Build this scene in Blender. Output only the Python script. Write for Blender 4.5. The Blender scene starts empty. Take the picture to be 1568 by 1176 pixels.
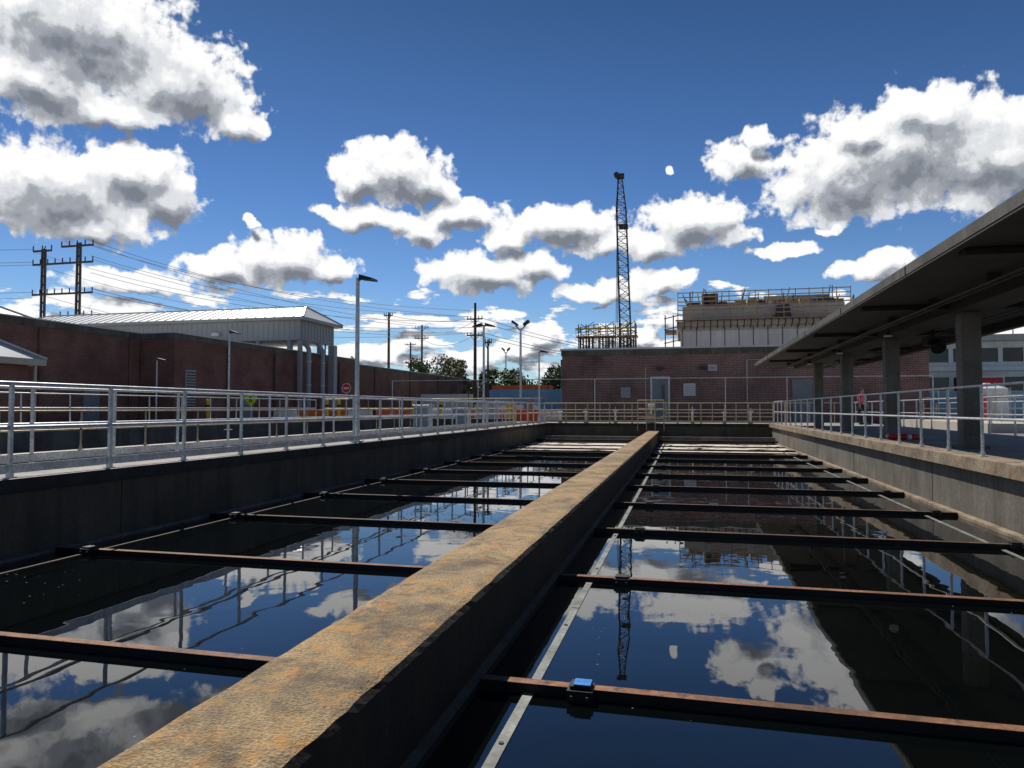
import bpy, math, random
from mathutils import Vector, noise as mnoise
random.seed(7)
R=math.radians
scene=bpy.context.scene

# ------------------------------------------------------------------ materials
def new_mat(name):
    m=bpy.data.materials.new(name); m.use_nodes=True
    nt=m.node_tree; b=nt.nodes['Principled BSDF']
    return m,nt,b
def surf(name,c1,c2=None,rough=.8,metal=0,scale=2.0,fine=30.0,bump=.15,streak=0.0,c3=None,streak_col=(0.02,0.018,0.015),spec=.4,lo=.35,hi=.65,bdist=.01,c3s=4.5,grime=None,fc=(.7,1.15)):
    m,nt,b=new_mat(name); N=nt.nodes; L=nt.links
    if c2 is None: c2=tuple(x*.72 for x in c1)
    tc=N.new('ShaderNodeTexCoord')
    n1=N.new('ShaderNodeTexNoise'); n1.inputs['Scale'].default_value=scale; n1.inputs['Detail'].default_value=8; n1.inputs['Roughness'].default_value=.62
    L.new(tc.outputs['Object'],n1.inputs['Vector'])
    r=N.new('ShaderNodeValToRGB'); r.color_ramp.elements[0].position=lo; r.color_ramp.elements[1].position=hi
    r.color_ramp.elements[0].color=(*c2,1); r.color_ramp.elements[1].color=(*c1,1)
    L.new(n1.outputs['Fac'],r.inputs['Fac'])
    col=r.outputs['Color']
    n2=N.new('ShaderNodeTexNoise'); n2.inputs['Scale'].default_value=fine; n2.inputs['Detail'].default_value=5
    L.new(tc.outputs['Object'],n2.inputs['Vector'])
    r2=N.new('ShaderNodeValToRGB'); r2.color_ramp.elements[0].position=.3; r2.color_ramp.elements[1].position=.7
    r2.color_ramp.elements[0].color=(fc[0],fc[0],fc[0],1); r2.color_ramp.elements[1].color=(fc[1],fc[1],fc[1],1)
    L.new(n2.outputs['Fac'],r2.inputs['Fac'])
    mx=N.new('ShaderNodeMix'); mx.data_type='RGBA'; mx.blend_type='MULTIPLY'; mx.inputs[0].default_value=1
    L.new(col,mx.inputs[6]); L.new(r2.outputs['Color'],mx.inputs[7]); col=mx.outputs[2]
    if c3:
        n3=N.new('ShaderNodeTexNoise'); n3.inputs['Scale'].default_value=scale*c3s; n3.inputs['Detail'].default_value=10; n3.inputs['Roughness'].default_value=.75
        L.new(tc.outputs['Object'],n3.inputs['Vector'])
        r3=N.new('ShaderNodeValToRGB'); r3.color_ramp.elements[0].position=.5; r3.color_ramp.elements[1].position=.62
        r3.color_ramp.elements[0].color=(0,0,0,1); r3.color_ramp.elements[1].color=(1,1,1,1)
        L.new(n3.outputs['Fac'],r3.inputs['Fac'])
        mx=N.new('ShaderNodeMix'); mx.data_type='RGBA'
        L.new(r3.outputs['Color'],mx.inputs[0]); L.new(col,mx.inputs[6]); mx.inputs[7].default_value=(*c3,1); col=mx.outputs[2]
    if grime:
        n5=N.new('ShaderNodeTexNoise'); n5.inputs['Scale'].default_value=3.1; n5.inputs['Detail'].default_value=10; n5.inputs['Roughness'].default_value=.8
        n5.inputs['Distortion'].default_value=.5
        L.new(tc.outputs['Object'],n5.inputs['Vector'])
        r5=N.new('ShaderNodeValToRGB'); r5.color_ramp.elements[0].position=.47; r5.color_ramp.elements[1].position=.62
        r5.color_ramp.elements[0].color=(0,0,0,1); r5.color_ramp.elements[1].color=(.85,.85,.85,1)
        L.new(n5.outputs['Fac'],r5.inputs['Fac'])
        mx=N.new('ShaderNodeMix'); mx.data_type='RGBA'
        L.new(r5.outputs['Color'],mx.inputs[0]); L.new(col,mx.inputs[6]); mx.inputs[7].default_value=(*grime,1); col=mx.outputs[2]
    if streak>0:
        mp=N.new('ShaderNodeMapping'); mp.inputs['Scale'].default_value=(2.2,2.2,.22)
        L.new(tc.outputs['Object'],mp.inputs['Vector'])
        n4=N.new('ShaderNodeTexNoise'); n4.inputs['Scale'].default_value=1.6; n4.inputs['Detail'].default_value=7; n4.inputs['Roughness'].default_value=.7
        L.new(mp.outputs['Vector'],n4.inputs['Vector'])
        r4=N.new('ShaderNodeValToRGB'); r4.color_ramp.elements[0].position=.42; r4.color_ramp.elements[1].position=.68
        r4.color_ramp.elements[0].color=(0,0,0,1); r4.color_ramp.elements[1].color=(streak,)*3+(1,)
        L.new(n4.outputs['Fac'],r4.inputs['Fac'])
        mx=N.new('ShaderNodeMix'); mx.data_type='RGBA'
        L.new(r4.outputs['Color'],mx.inputs[0]); L.new(col,mx.inputs[6]); mx.inputs[7].default_value=(*streak_col,1); col=mx.outputs[2]
    L.new(col,b.inputs['Base Color'])
    b.inputs['Roughness'].default_value=rough; b.inputs['Metallic'].default_value=metal
    b.inputs['Specular IOR Level'].default_value=spec
    if bump>0:
        bp=N.new('ShaderNodeBump'); bp.inputs['Strength'].default_value=bump; bp.inputs['Distance'].default_value=bdist
        L.new(n2.outputs['Fac'],bp.inputs['Height']); L.new(bp.outputs['Normal'],b.inputs['Normal'])
    return m
def brick(name,c1,c2,mortar):
    m,nt,b=new_mat(name); N=nt.nodes; L=nt.links
    tc=N.new('ShaderNodeTexCoord'); s=N.new('ShaderNodeSeparateXYZ'); L.new(tc.outputs['Object'],s.inputs[0])
    a=N.new('ShaderNodeMath'); L.new(s.outputs[0],a.inputs[0]); L.new(s.outputs[1],a.inputs[1])
    c=N.new('ShaderNodeCombineXYZ'); L.new(a.outputs[0],c.inputs[0]); L.new(s.outputs[2],c.inputs[1])
    t=N.new('ShaderNodeTexBrick'); L.new(c.outputs[0],t.inputs['Vector'])
    t.inputs['Scale'].default_value=1; t.inputs['Brick Width'].default_value=.3; t.inputs['Row Height'].default_value=.1
    t.inputs['Mortar Size'].default_value=.014; t.inputs['Mortar Smooth'].default_value=.2
    t.inputs['Color1'].default_value=(*c1,1); t.inputs['Color2'].default_value=(*c2,1); t.inputs['Mortar'].default_value=(*mortar,1)
    n=N.new('ShaderNodeTexNoise'); n.inputs['Scale'].default_value=.6; n.inputs['Detail'].default_value=7; L.new(tc.outputs['Object'],n.inputs['Vector'])
    r=N.new('ShaderNodeValToRGB'); r.color_ramp.elements[0].position=.3; r.color_ramp.elements[1].position=.7
    r.color_ramp.elements[0].color=(.6,.6,.6,1); r.color_ramp.elements[1].color=(1.15,1.12,1.1,1); L.new(n.outputs['Fac'],r.inputs['Fac'])
    mx=N.new('ShaderNodeMix'); mx.data_type='RGBA'; mx.blend_type='MULTIPLY'; mx.inputs[0].default_value=1
    L.new(t.outputs['Color'],mx.inputs[6]); L.new(r.outputs['Color'],mx.inputs[7]); L.new(mx.outputs[2],b.inputs['Base Color'])
    b.inputs['Roughness'].default_value=.9; b.inputs['Specular IOR Level'].default_value=.2
    return m

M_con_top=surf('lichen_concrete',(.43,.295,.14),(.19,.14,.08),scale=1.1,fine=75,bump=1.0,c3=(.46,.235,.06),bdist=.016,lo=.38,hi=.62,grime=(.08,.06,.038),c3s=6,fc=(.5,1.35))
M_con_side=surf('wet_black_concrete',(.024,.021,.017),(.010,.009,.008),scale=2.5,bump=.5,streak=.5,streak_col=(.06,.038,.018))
M_con_wall=surf('basin_wall_concrete',(.125,.10,.068),(.065,.053,.037),scale=.8,bump=.3,streak=.6)
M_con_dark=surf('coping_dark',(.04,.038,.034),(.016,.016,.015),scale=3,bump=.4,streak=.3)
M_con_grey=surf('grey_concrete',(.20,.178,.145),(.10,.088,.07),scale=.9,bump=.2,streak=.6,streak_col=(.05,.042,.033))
M_con_coping=surf('tan_coping',(.36,.29,.20),(.15,.12,.085),scale=1.6,bump=.4,c3=(.32,.20,.10),grime=(.09,.075,.055))
M_con_light=surf('new_concrete',(.82,.79,.73),(.68,.65,.60),scale=.5,bump=.1,streak=.35,streak_col=(.42,.40,.36))
M_con_tan=surf('tan_precast_concrete',(.58,.53,.46),(.45,.41,.36),scale=.5,bump=.1,streak=.4,streak_col=(.3,.27,.23))
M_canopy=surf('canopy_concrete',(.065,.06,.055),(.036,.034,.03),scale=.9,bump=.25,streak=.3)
M_fascia=surf('canopy_fascia_concrete',(.13,.12,.108),(.06,.056,.05),scale=1.4,bump=.25,streak=.5)
M_column=surf('column_concrete',(.24,.22,.195),(.15,.14,.12),scale=1.5,bump=.15,streak=.3)
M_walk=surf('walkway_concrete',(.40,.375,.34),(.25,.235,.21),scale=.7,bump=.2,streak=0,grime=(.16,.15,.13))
M_ground=surf('gravel_ground',(.22,.20,.17),(.11,.105,.09),scale=.25,fine=12,bump=.4)
M_asph=surf('asphalt',(.07,.07,.07),(.045,.045,.045),scale=.5,bump=.2)
M_galv=surf('galvanised_steel',(.72,.73,.73),(.48,.49,.49),rough=.4,metal=.45,scale=6,bump=0)
M_galv_t=surf('weathered_rail_steel',(.56,.46,.29),(.38,.31,.2),rough=.5,metal=.3,scale=4,bump=0)
M_rust=surf('rusty_steel_top',(.30,.13,.06),(.13,.06,.03),rough=.75,scale=3,bump=.3,c3=(.07,.04,.025))
M_rust_d=surf('dark_rusty_top',(.15,.065,.035),(.05,.03,.02),rough=.75,scale=3,bump=.3,c3=(.025,.02,.016))
M_black=surf('black_steel',(.018,.016,.014),(.009,.008,.008),rough=.55,scale=5,bump=.2)
M_dsteel=surf('dark_steel',(.08,.075,.07),(.045,.04,.04),rough=.5,metal=.3,scale=3,bump=0)
M_wood=surf('weathered_wood',(.10,.075,.055),(.06,.045,.035),scale=2,bump=.2)
M_ply=surf('plywood_formwork',(.46,.33,.18),(.28,.2,.1),scale=1,bump=.1)
M_roof=surf('standing_seam_roof',(.62,.63,.62),(.5,.51,.51),rough=.45,metal=.2,scale=.3,bump=0)
M_siding=surf('metal_siding',(.40,.42,.43),(.33,.35,.36),rough=.6,scale=.3,bump=0)
M_cream=surf('cream_trim',(.62,.56,.44),(.5,.45,.36),scale=1,bump=0)
M_white=surf('white_paint',(.78,.78,.76),(.65,.65,.63),rough=.5,scale=1,bump=0)
M_door=surf('grey_door_paint',(.25,.27,.28),(.2,.22,.23),rough=.5,bump=0)
M_glass=surf('dark_glass',(.03,.035,.04),(.02,.025,.03),rough=.1,bump=0)
M_orange=surf('safety_orange',(.75,.17,.03),(.55,.11,.02),rough=.6,bump=0)
M_yellow=surf('safety_yellow',(.75,.50,.03),(.6,.38,.02),rough=.5,bump=0)
M_lime=surf('fluorescent_sign',(.70,.88,.03),(.65,.82,.03),rough=.5,bump=0)
M_red=surf('sign_red',(.65,.03,.03),(.55,.02,.02),rough=.5,bump=0)
M_blue=surf('faded_blue_panel',(.20,.40,.56),(.14,.3,.44),rough=.6,scale=.8,bump=0)
M_label=surf('blue_label',(.05,.30,.75),(.04,.22,.6),rough=.4,bump=0)
M_bark=surf('bark',(.10,.075,.05),(.05,.04,.03),scale=4,bump=.4)
M_leaf=surf('foliage',(.10,.14,.035),(.045,.075,.02),scale=.6,fine=3,bump=0,rough=.6)
M_leaf2=surf('autumn_foliage',(.16,.14,.04),(.08,.085,.025),scale=.6,fine=3,bump=0,rough=.6)
M_grass=surf('grass',(.09,.12,.035),(.06,.07,.025),scale=.4,bump=.2)
M_pink=surf('pink_shirt',(.75,.20,.28),(.62,.15,.22),bump=0)
M_skin=surf('skin',(.45,.27,.19),(.4,.24,.16),bump=0,rough=.6)
M_pants=surf('dark_trousers',(.03,.035,.06),(.02,.025,.04),bump=0)
M_hair=surf('dark_hair',(.03,.02,.015),(.02,.015,.01),bump=0)
M_strip=surf('scraper_rail',(.30,.31,.28),(.12,.13,.11),scale=3,bump=.1,rough=.5)
M_brick=brick('dark_red_brick',(.26,.115,.09),(.17,.08,.068),(.34,.29,.26))
M_brick2=brick('red_brick',(.26,.11,.085),(.19,.08,.065),(.22,.17,.14))

# ------------------------------------------------------------------ mesh builder
class MB:
    def __init__(s): s.v=[];s.f=[];s.mi=[];s.mats=[]
    def _m(s,m):
        if m not in s.mats: s.mats.append(m)
        return s.mats.index(m)
    def face(s,pts,mat):
        i=len(s.v); s.v+= [tuple(p) for p in pts]; s.f.append(tuple(range(i,i+len(pts)))); s.mi.append(s._m(mat))
    def hexa(s,c,mat,top=None):
        i=len(s.v); s.v+=[tuple(p) for p in c]; k=s._m(mat); kt=s._m(top) if top else k
        for q,mm in (((3,2,1,0),k),((4,5,6,7),kt),((0,1,5,4),k),((1,2,6,5),k),((2,3,7,6),k),((3,0,4,7),k)):
            s.f.append(tuple(i+a for a in q)); s.mi.append(mm)
    def box(s,x0,x1,y0,y1,z0,z1,mat,top=None):
        s.hexa([(x0,y0,z0),(x1,y0,z0),(x1,y1,z0),(x0,y1,z0),(x0,y0,z1),(x1,y0,z1),(x1,y1,z1),(x0,y1,z1)],mat,top)
    def frame(s,p,q):
        p=Vector(p);q=Vector(q);d=(q-p).normalized()
        u=Vector((0,0,1)) if abs(d.z)<.95 else Vector((0,1,0))
        a=d.cross(u).normalized(); b=a.cross(d).normalized()
        return p,q,a,b
    def beam(s,p,q,w,h,mat):
        p,q,a,b=s.frame(p,q); a=a*w/2;b=b*h/2
        s.hexa([p-a-b,p+a-b,q+a-b,q-a-b,p-a+b,p+a+b,q+a+b,q-a+b],mat)
    def cyl(s,p,q,r,mat,n=8,r2=None,cap=True):
        p,q,a,b=s.frame(p,q); r2=r if r2 is None else r2
        i=len(s.v); k=s._m(mat)
        for c,rr in ((p,r),(q,r2)):
            for j in range(n):
                t=2*math.pi*j/n; s.v.append(tuple(c+a*rr*math.cos(t)+b*rr*math.sin(t)))
        for j in range(n):
            s.f.append((i+j,i+(j+1)%n,i+n+(j+1)%n,i+n+j)); s.mi.append(k)
        if cap:
            s.f.append(tuple(i+j for j in range(n))[::-1]); s.mi.append(k)
            s.f.append(tuple(i+n+j for j in range(n))); s.mi.append(k)
    def obj(s,name,bevel=0,smooth=False,parent=None):
        me=bpy.data.meshes.new(name); me.from_pydata(s.v,[],s.f)
        for m in s.mats: me.materials.append(m)
        for p,k in zip(me.polygons,s.mi): p.material_index=k; p.use_smooth=smooth
        me.update()
        o=bpy.data.objects.new(name,me); scene.collection.objects.link(o)
        if bevel:
            md=o.modifiers.new('bev','BEVEL'); md.width=bevel; md.segments=2; md.limit_method='ANGLE'
        if parent: o.parent=parent
        return o
def empty(name,loc=(0,0,0)):
    e=bpy.data.objects.new(name,None); e.location=loc; scene.collection.objects.link(e); return e

# ------------------------------------------------------------------ dimensions (metres, camera eye = z 0)
ZW=-1.68; ZG=-.9; ZL=-.78; ZR=-.72; ZC=-1.15
XL=-7.3; XC0=-1.87; XC1=-1.256; XR=4.25; YN=-6; YF=38
b=MB()
xs=[-3000,-400,-150,-60,-20.6,-8.9,XR+.1,30,150,400,3000]; ys=[-3000,-300,YN,36.6,YF+.1,100,250,3000]
for i in range(len(xs)-1):
    for j in range(len(ys)-1):
        cx=(xs[i]+xs[i+1])/2; cy=(ys[j]+ys[j+1])/2
        if -8.9<cx<XR+.1 and YN<cy<YF+.1: continue
        if -20.6<cx<-8.9 and YN<cy<36.6: continue
        b.face([(xs[i],ys[j],ZG),(xs[i+1],ys[j],ZG),(xs[i+1],ys[j+1],ZG),(xs[i],ys[j+1],ZG)],M_ground)
b.obj('ground')
b=MB(); b.box(-25.6,-21.5,-6,70,ZG-.1,ZG+.004,M_asph)
b.box(-21.5,-21.3,-6,70,ZG-.1,ZG+.12,M_con_tan)
for i in range(19): b.face([(-23.6,-4+i*4,ZG+.008),(-23.45,-4+i*4,ZG+.008),(-23.45,-2+i*4,ZG+.008),(-23.6,-2+i*4,ZG+.008)],M_yellow)
b.obj('service_road')
b=MB(); b.face([(-150,72,ZG+.01),(60,72,ZG+.01),(60,240,ZG+.01),(-150,240,ZG+.01)],M_grass); b.obj('grass_field')

# water ---------------------------------------------------------------
m,nt,bs=new_mat('basin_water'); N=nt.nodes; L=nt.links
tc=N.new('ShaderNodeTexCoord')
n1=N.new('ShaderNodeTexNoise'); n1.inputs['Scale'].default_value=1.3; n1.inputs['Detail'].default_value=2; n1.inputs['Roughness'].default_value=.45; n1.inputs['Distortion'].default_value=.5
L.new(tc.outputs['Object'],n1.inputs['Vector'])
bp=N.new('ShaderNodeBump'); bp.inputs['Strength'].default_value=.3; bp.inputs['Distance'].default_value=.008
L.new(n1.outputs['Fac'],bp.inputs['Height']); L.new(bp.outputs[0],bs.inputs['Normal'])
vo=N.new('ShaderNodeTexVoronoi'); vo.inputs['Scale'].default_value=9; L.new(tc.outputs['Object'],vo.inputs['Vector'])
n2=N.new('ShaderNodeTexNoise'); n2.inputs['Scale'].default_value=.45; n2.inputs['Detail'].default_value=4; L.new(tc.outputs['Object'],n2.inputs['Vector'])
mr=N.new('ShaderNodeMapRange'); mr.inputs[1].default_value=.46; mr.inputs[2].default_value=.75; mr.inputs[3].default_value=0.0; mr.inputs[4].default_value=.16; L.new(n2.outputs['Fac'],mr.inputs[0])
lt=N.new('ShaderNodeMath'); lt.operation='LESS_THAN'; L.new(vo.outputs['Distance'],lt.inputs[0]); L.new(mr.outputs[0],lt.inputs[1])
mx=N.new('ShaderNodeMix'); mx.data_type='RGBA'; L.new(lt.outputs[0],mx.inputs[0]); mx.inputs[6].default_value=(.002,.003,.003,1); mx.inputs[7].default_value=(.18,.18,.16,1)
L.new(mx.outputs[2],bs.inputs['Base Color'])
bs.inputs['Roughness'].default_value=0.0; bs.inputs['IOR'].default_value=1.66
M_water=m
b=MB()
b.face([(XL-.1,YN,ZW),(XC0+.1,YN,ZW),(XC0+.1,YF+.2,ZW),(XL-.1,YF+.2,ZW)],M_water)
b.face([(XC1-.1,YN,ZW),(XR+.1,YN,ZW),(XR+.1,YF+.2,ZW),(XC1-.1,YF+.2,ZW)],M_water)
b.face([(-20.1,YN,ZW),(-8.8,YN,ZW),(-8.8,36.7,ZW),(-20.1,36.7,ZW)],M_water)
b.obj('water')
m,nt,bs=new_mat('scum_foam'); N=nt.nodes; L=nt.links
tc=N.new('ShaderNodeTexCoord'); n1=N.new('ShaderNodeTexNoise'); n1.inputs['Scale'].default_value=1.1; n1.inputs['Detail'].default_value=10; n1.inputs['Roughness'].default_value=.75
L.new(tc.outputs['Object'],n1.inputs['Vector'])
mr=N.new('ShaderNodeMapRange'); mr.inputs[1].default_value=.42; mr.inputs[2].default_value=.48; L.new(n1.outputs['Fac'],mr.inputs[0])
L.new(mr.outputs[0],bs.inputs['Alpha']); bs.inputs['Base Color'].default_value=(.62,.55,.46,1); bs.inputs['Roughness'].default_value=.9
b=MB()
for x0,x1 in ((XL,XC0),(XC1,XR)):
    b.face([(x0+.1,28.5,ZW+.006),(x1-.1,28.5,ZW+.006),(x1-.1,YF-.3,ZW+.006),(x0+.1,YF-.3,ZW+.006)],m)
b.obj('foam_scum')

# central wall ---------------------------------------------------------
b=MB(); n=520; prof=[]
def jit(y,s,k): return (mnoise.noise(Vector((y*k,s*9.1,0))))
for i in range(n+1):
    t=i/n; y=YN+(YF-YN)*(t**1.25)
    e0=.010*jit(y,1,4)+.006*jit(y,2,15); e1=.010*jit(y,3,4)+.008*jit(y,4,15)
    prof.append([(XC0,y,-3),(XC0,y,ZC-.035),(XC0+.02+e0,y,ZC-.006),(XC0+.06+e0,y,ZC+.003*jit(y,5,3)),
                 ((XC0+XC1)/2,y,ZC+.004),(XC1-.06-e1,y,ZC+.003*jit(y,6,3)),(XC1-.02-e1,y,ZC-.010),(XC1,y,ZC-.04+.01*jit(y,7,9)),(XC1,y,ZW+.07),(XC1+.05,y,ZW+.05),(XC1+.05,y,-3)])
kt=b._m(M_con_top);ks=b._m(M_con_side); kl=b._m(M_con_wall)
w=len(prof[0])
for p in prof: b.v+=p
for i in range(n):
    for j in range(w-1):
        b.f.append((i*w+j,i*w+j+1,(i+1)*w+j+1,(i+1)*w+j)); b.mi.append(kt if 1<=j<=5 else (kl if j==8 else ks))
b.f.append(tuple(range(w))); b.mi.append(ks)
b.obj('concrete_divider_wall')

b=MB()
b.box(-8.85,XL,YN,YF,-3,ZL-.16,M_con_wall)
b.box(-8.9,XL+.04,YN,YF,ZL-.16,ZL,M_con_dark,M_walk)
for y in range(-4,38,6): b.box(XL-.01,XL+.006,y,y+.02,-2,ZL-.17,M_black)
b.box(XL,XL+.10,YN,YF,ZW-.2,ZW+.03,M_con_grey)
b.obj('concrete_walkway',bevel=.012)
b=MB()
b.box(XR,XR+.5,YN,YF,-3,ZR-.2,M_con_grey)
b.box(XR-.12,XR+.35,YN,YF,ZR-.2,ZR,M_con_coping)
b.box(XR+.35,9.2,YN,YF+6,ZG-.3,ZR-.03,M_walk)
b.box(XR-.12,XR,YN,YF,ZW-.2,ZW+.05,M_con_coping)
for y in range(-4,38,6): b.box(XR-.006,XR+.01,y,y+.02,-2,ZR-.21,M_black)
b.obj('concrete_walkway',bevel=.015)
b=MB()
b.box(-8.9,9.2,YF,YF+.4,-3,ZL-.004,M_con_wall)
b.box(-8.86,9.2,YF-.06,YF+2.4,ZL-.14,ZL+.02,M_con_dark,M_walk)
b.box(XL,XR,YF-1.6,YF-1.35,ZW-.1,ZW+.28,M_con_grey)
b.box(XL,XR,YF-2.5,YF-2.3,ZW-.1,ZW+.15,M_black)
b.obj('end_walkway')
b=MB()
b.box(-20.6,-20,YN,37,-3,-.5,M_con_grey,M_con_tan)
b.box(-20,-8.9,36.6,37,-3,-.52,M_con_grey,M_con_tan)
b.box(-14.6,-14.2,YN,36.6,-3,-1.0,M_con_grey,M_con_tan)
for y in range(0,36,3): b.box(-20,-8.9,y,y+.12,ZW+.05,ZW+.17,M_black)
b.obj('concrete_basin')

# scraper flights (cross bars)
ys_b=[1.38+2.78*i for i in range(-1,13)]
for side,(x0,x1) in enumerate(((XL+.1,XC0),(XC1+.05,XR-.12))):
    for i,y in enumerate(ys_b):
        b=MB()
        sag=random.uniform(-.008,.008); yw=random.uniform(-.03,.03)
        z=ZW+.062+sag
        def bx(xa,xb,ya,yb,za,zb,m,t=None):
            b.hexa([(xa,y+ya-yw,za),(xb,y+ya+yw,za),(xb,y+yb+yw,za),(xa,y+yb-yw,za),(xa,y+ya-yw,zb),(xb,y+ya+yw,zb),(xb,y+yb+yw,zb),(xa,y+yb-yw,zb)],m,t)
        bx(x0,x1,-.038,.038,z-.012,z,M_black,M_rust if i<4 else M_rust_d)
        bx(x0,x1,-.034,-.018,z-.14,z-.012,M_black)
        for xb in ((x0+.45,x1-.55) if side==0 else (XC1+.66,XR-.42)):
            b.box(xb-.075,xb+.075,y-.075,y+.075,z-.12,z+.004,M_black)
            b.box(xb-.06,xb+.06,y-.055,y+.055,z+.006,z+.024,M_black)
            for dx in (-.045,.045): b.cyl((xb+dx,y-.076,z-.03),(xb+dx,y-.095,z-.03),.013,M_dsteel,6)
        if side==1 and i==2: b.box(XC1+.62,XC1+.72,y-.05,y+.045,z+.026,z+.034,M_label)
        b.obj('scraper_beam',bevel=.002)
b=MB()
for y in range(-6,38,4): b.box(XC1+.32,XC1+.38,y,y+3.98,ZW-.05,ZW+.006,M_strip)
for y in range(-5,38,2): b.cyl((XC1+.35,y+.5,ZW+.004),(XC1+.35,y+.5,ZW+.012),.014,M_black,8)
b.obj('guide_rail')
b=MB(); b.box(XR-.6,XR-.55,YN,YF-2,ZW-.05,ZW+.006,M_strip); b.box(XL+.5,XL+.54,YN,YF-2,ZW-.05,ZW+.006,M_con_wall); b.obj('guide_rail')

# ------------------------------------------------------------------ railings
def railing(name,p,q,zb,h=1.07,sp=1.4,mat=M_galv,rs=(1,.53),r=.024,toe=False,thin=.02,plates=True):
    b=MB(); p=Vector((p[0],p[1],0)); q=Vector((q[0],q[1],0)); Ln=(q-p).length; n=max(1,round(Ln/sp))
    for i in range(n+1):
        c=p+(q-p)*i/n; lean=random.uniform(-.008,.008)
        b.cyl((c.x,c.y,zb),(c.x+lean,c.y+lean,zb+h),r,mat,8)
        if plates: b.box(c.x-.05,c.x+.05,c.y-.05,c.y+.05,zb,zb+.012,mat); b.cyl((c.x,c.y,zb+.012),(c.x,c.y,zb+.07),r*1.5,mat,8)
    for k in rs: b.cyl((p.x,p.y,zb+h*k),(q.x,q.y,zb+h*k),thin,mat,8)
    if toe: b.beam((p.x,p.y,zb+.1),(q.x,q.y,zb+.1),.012,.1,mat)
    return b.obj(name,smooth=False)
railing('metal_railing',(XL-.1,-4.97),(XL-.1,37.93),ZL,sp=1.43,toe=True,r=.027,thin=.022)
railing('metal_railing',(-8.78,-5.05),(-8.78,37.0),ZL,sp=1.45,toe=True,r=.024)
railing('metal_railing',(-20.3,-4),(-20.3,36.5),-.5,sp=1.8,h=1.0)
railing('metal_railing',(-14.4,8),(-14.4,36),-1.0,sp=2.2,h=.95,mat=M_galv_t)
railing('metal_railing',(XR+.12,-5),(XR+.12,YF-.2),ZR,sp=1.42)
railing('metal_railing',(8.9,-5),(8.9,YF+5),ZR-.03,sp=1.7,h=1.1)
railing('metal_railing',(XL-.1,YF+.05),(XR+.1,YF+.05),ZL+.02,sp=1.15,mat=M_galv_t,rs=(1,.66,.33),toe=True)
railing('metal_railing',(-8.8,YF+2.3),(-1.9,YF+2.3),ZL+.02,sp=1.3,mat=M_galv_t,rs=(1,.5))
railing('metal_railing',(-1.0,YF+2.3),(8.9,YF+2.3),ZL+.02,sp=1.3,mat=M_galv_t,rs=(1,.5))
railing('metal_railing',(-20,36.8),(-8.9,36.8),-.52,sp=1.4,mat=M_galv_t,rs=(1,.5))
railing('metal_railing',(13,8),(13,50),ZG,sp=2,h=1.2)
b=MB(); z=1.72
b.cyl((-17.5,40.8,z),(12.5,40.8,z),.022,M_galv,6)
for x in (-17.5,-12,-5.0,2.2,5.4,12.5): b.cyl((x,40.8,ZG),(x,40.8,z),.026,M_galv,6)
b.obj('overhead_pipe')
b=MB()
for x in (-2.4,-1.95,-1.5,-1.05): b.cyl((x,YF-.05,ZC),(x,YF-.05,.45),.03,M_galv_t,8)
for z in (-.5,0,.45): b.cyl((-2.4,YF-.05,z),(-1.05,YF-.05,z),.026,M_galv_t,8)
b.box(-1.95,-1.5,YF+.3,YF+.7,ZL,ZL+.5,M_door); b.cyl((-1.72,YF+.5,ZL+.5),(-1.72,YF+.5,ZL+.95),.05,M_galv,10)
b.cyl((-1.9,YF+.5,ZL+.95),(-1.54,YF+.5,ZL+.95),.09,M_galv,12)
b.obj('sluice_gate_stand')
for x in (-6.6,-5.2,-3.6,.4,2.0,3.3):
    b=MB(); h=random.uniform(.45,.75)
    b.box(x-.09,x+.09,YF+.25,YF+.45,ZL+.02,ZL+.12,M_dsteel); b.cyl((x,YF+.35,ZL+.12),(x,YF+.35,ZL+h),.045,M_white,10)
    b.cyl((x-.13,YF+.35,ZL+h),(x+.13,YF+.35,ZL+h),.035,M_galv,10); b.cyl((x,YF+.35,ZL+h),(x,YF+.35,ZL+h+.18),.02,M_galv,6)
    b.obj('gate_valve')

# ------------------------------------------------------------------ lamps
def lamp(x,y,z0,z1,head=.5,dirs=(1,),r=.055,mat=M_galv):
    b=MB()
    b.box(x-.13,x+.13,y-.13,y+.13,z0,z0+.03,mat); b.cyl((x,y,z0+.03),(x,y,z0+.3),r*1.35,mat,12)
    b.cyl((x,y,z0+.3),(x,y,z1),r,mat,12,r*.75)
    for d in dirs:
        b.cyl((x,y,z1-.06),(x+d*.12,y,z1-.02),.025,M_dsteel,8)
        b.hexa([(x+d*.08,y-.14,z1-.04),(x+d*(.08+head),y-.17,z1-.09),(x+d*(.08+head),y+.17,z1-.09),(x+d*.08,y+.14,z1-.04),
                (x+d*.08,y-.11,z1+.07),(x+d*(.08+head),y-.13,z1-.04),(x+d*(.08+head),y+.13,z1-.04),(x+d*.08,y+.11,z1+.07)],M_dsteel)
    return b.obj('street_lamp')
lamp(-7.55,15.5,ZL,3.12,.36,r=.06)
lamp(-7.65,26.8,ZL,3.3,.35,(-1,1)); lamp(-7.6,37.5,ZL,3.1,.4)
lamp(-18.7,26.3,ZG,3.25,.35,r=.05); lamp(-31.0,36.6,ZG,3.0,.5,r=.05)
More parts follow.
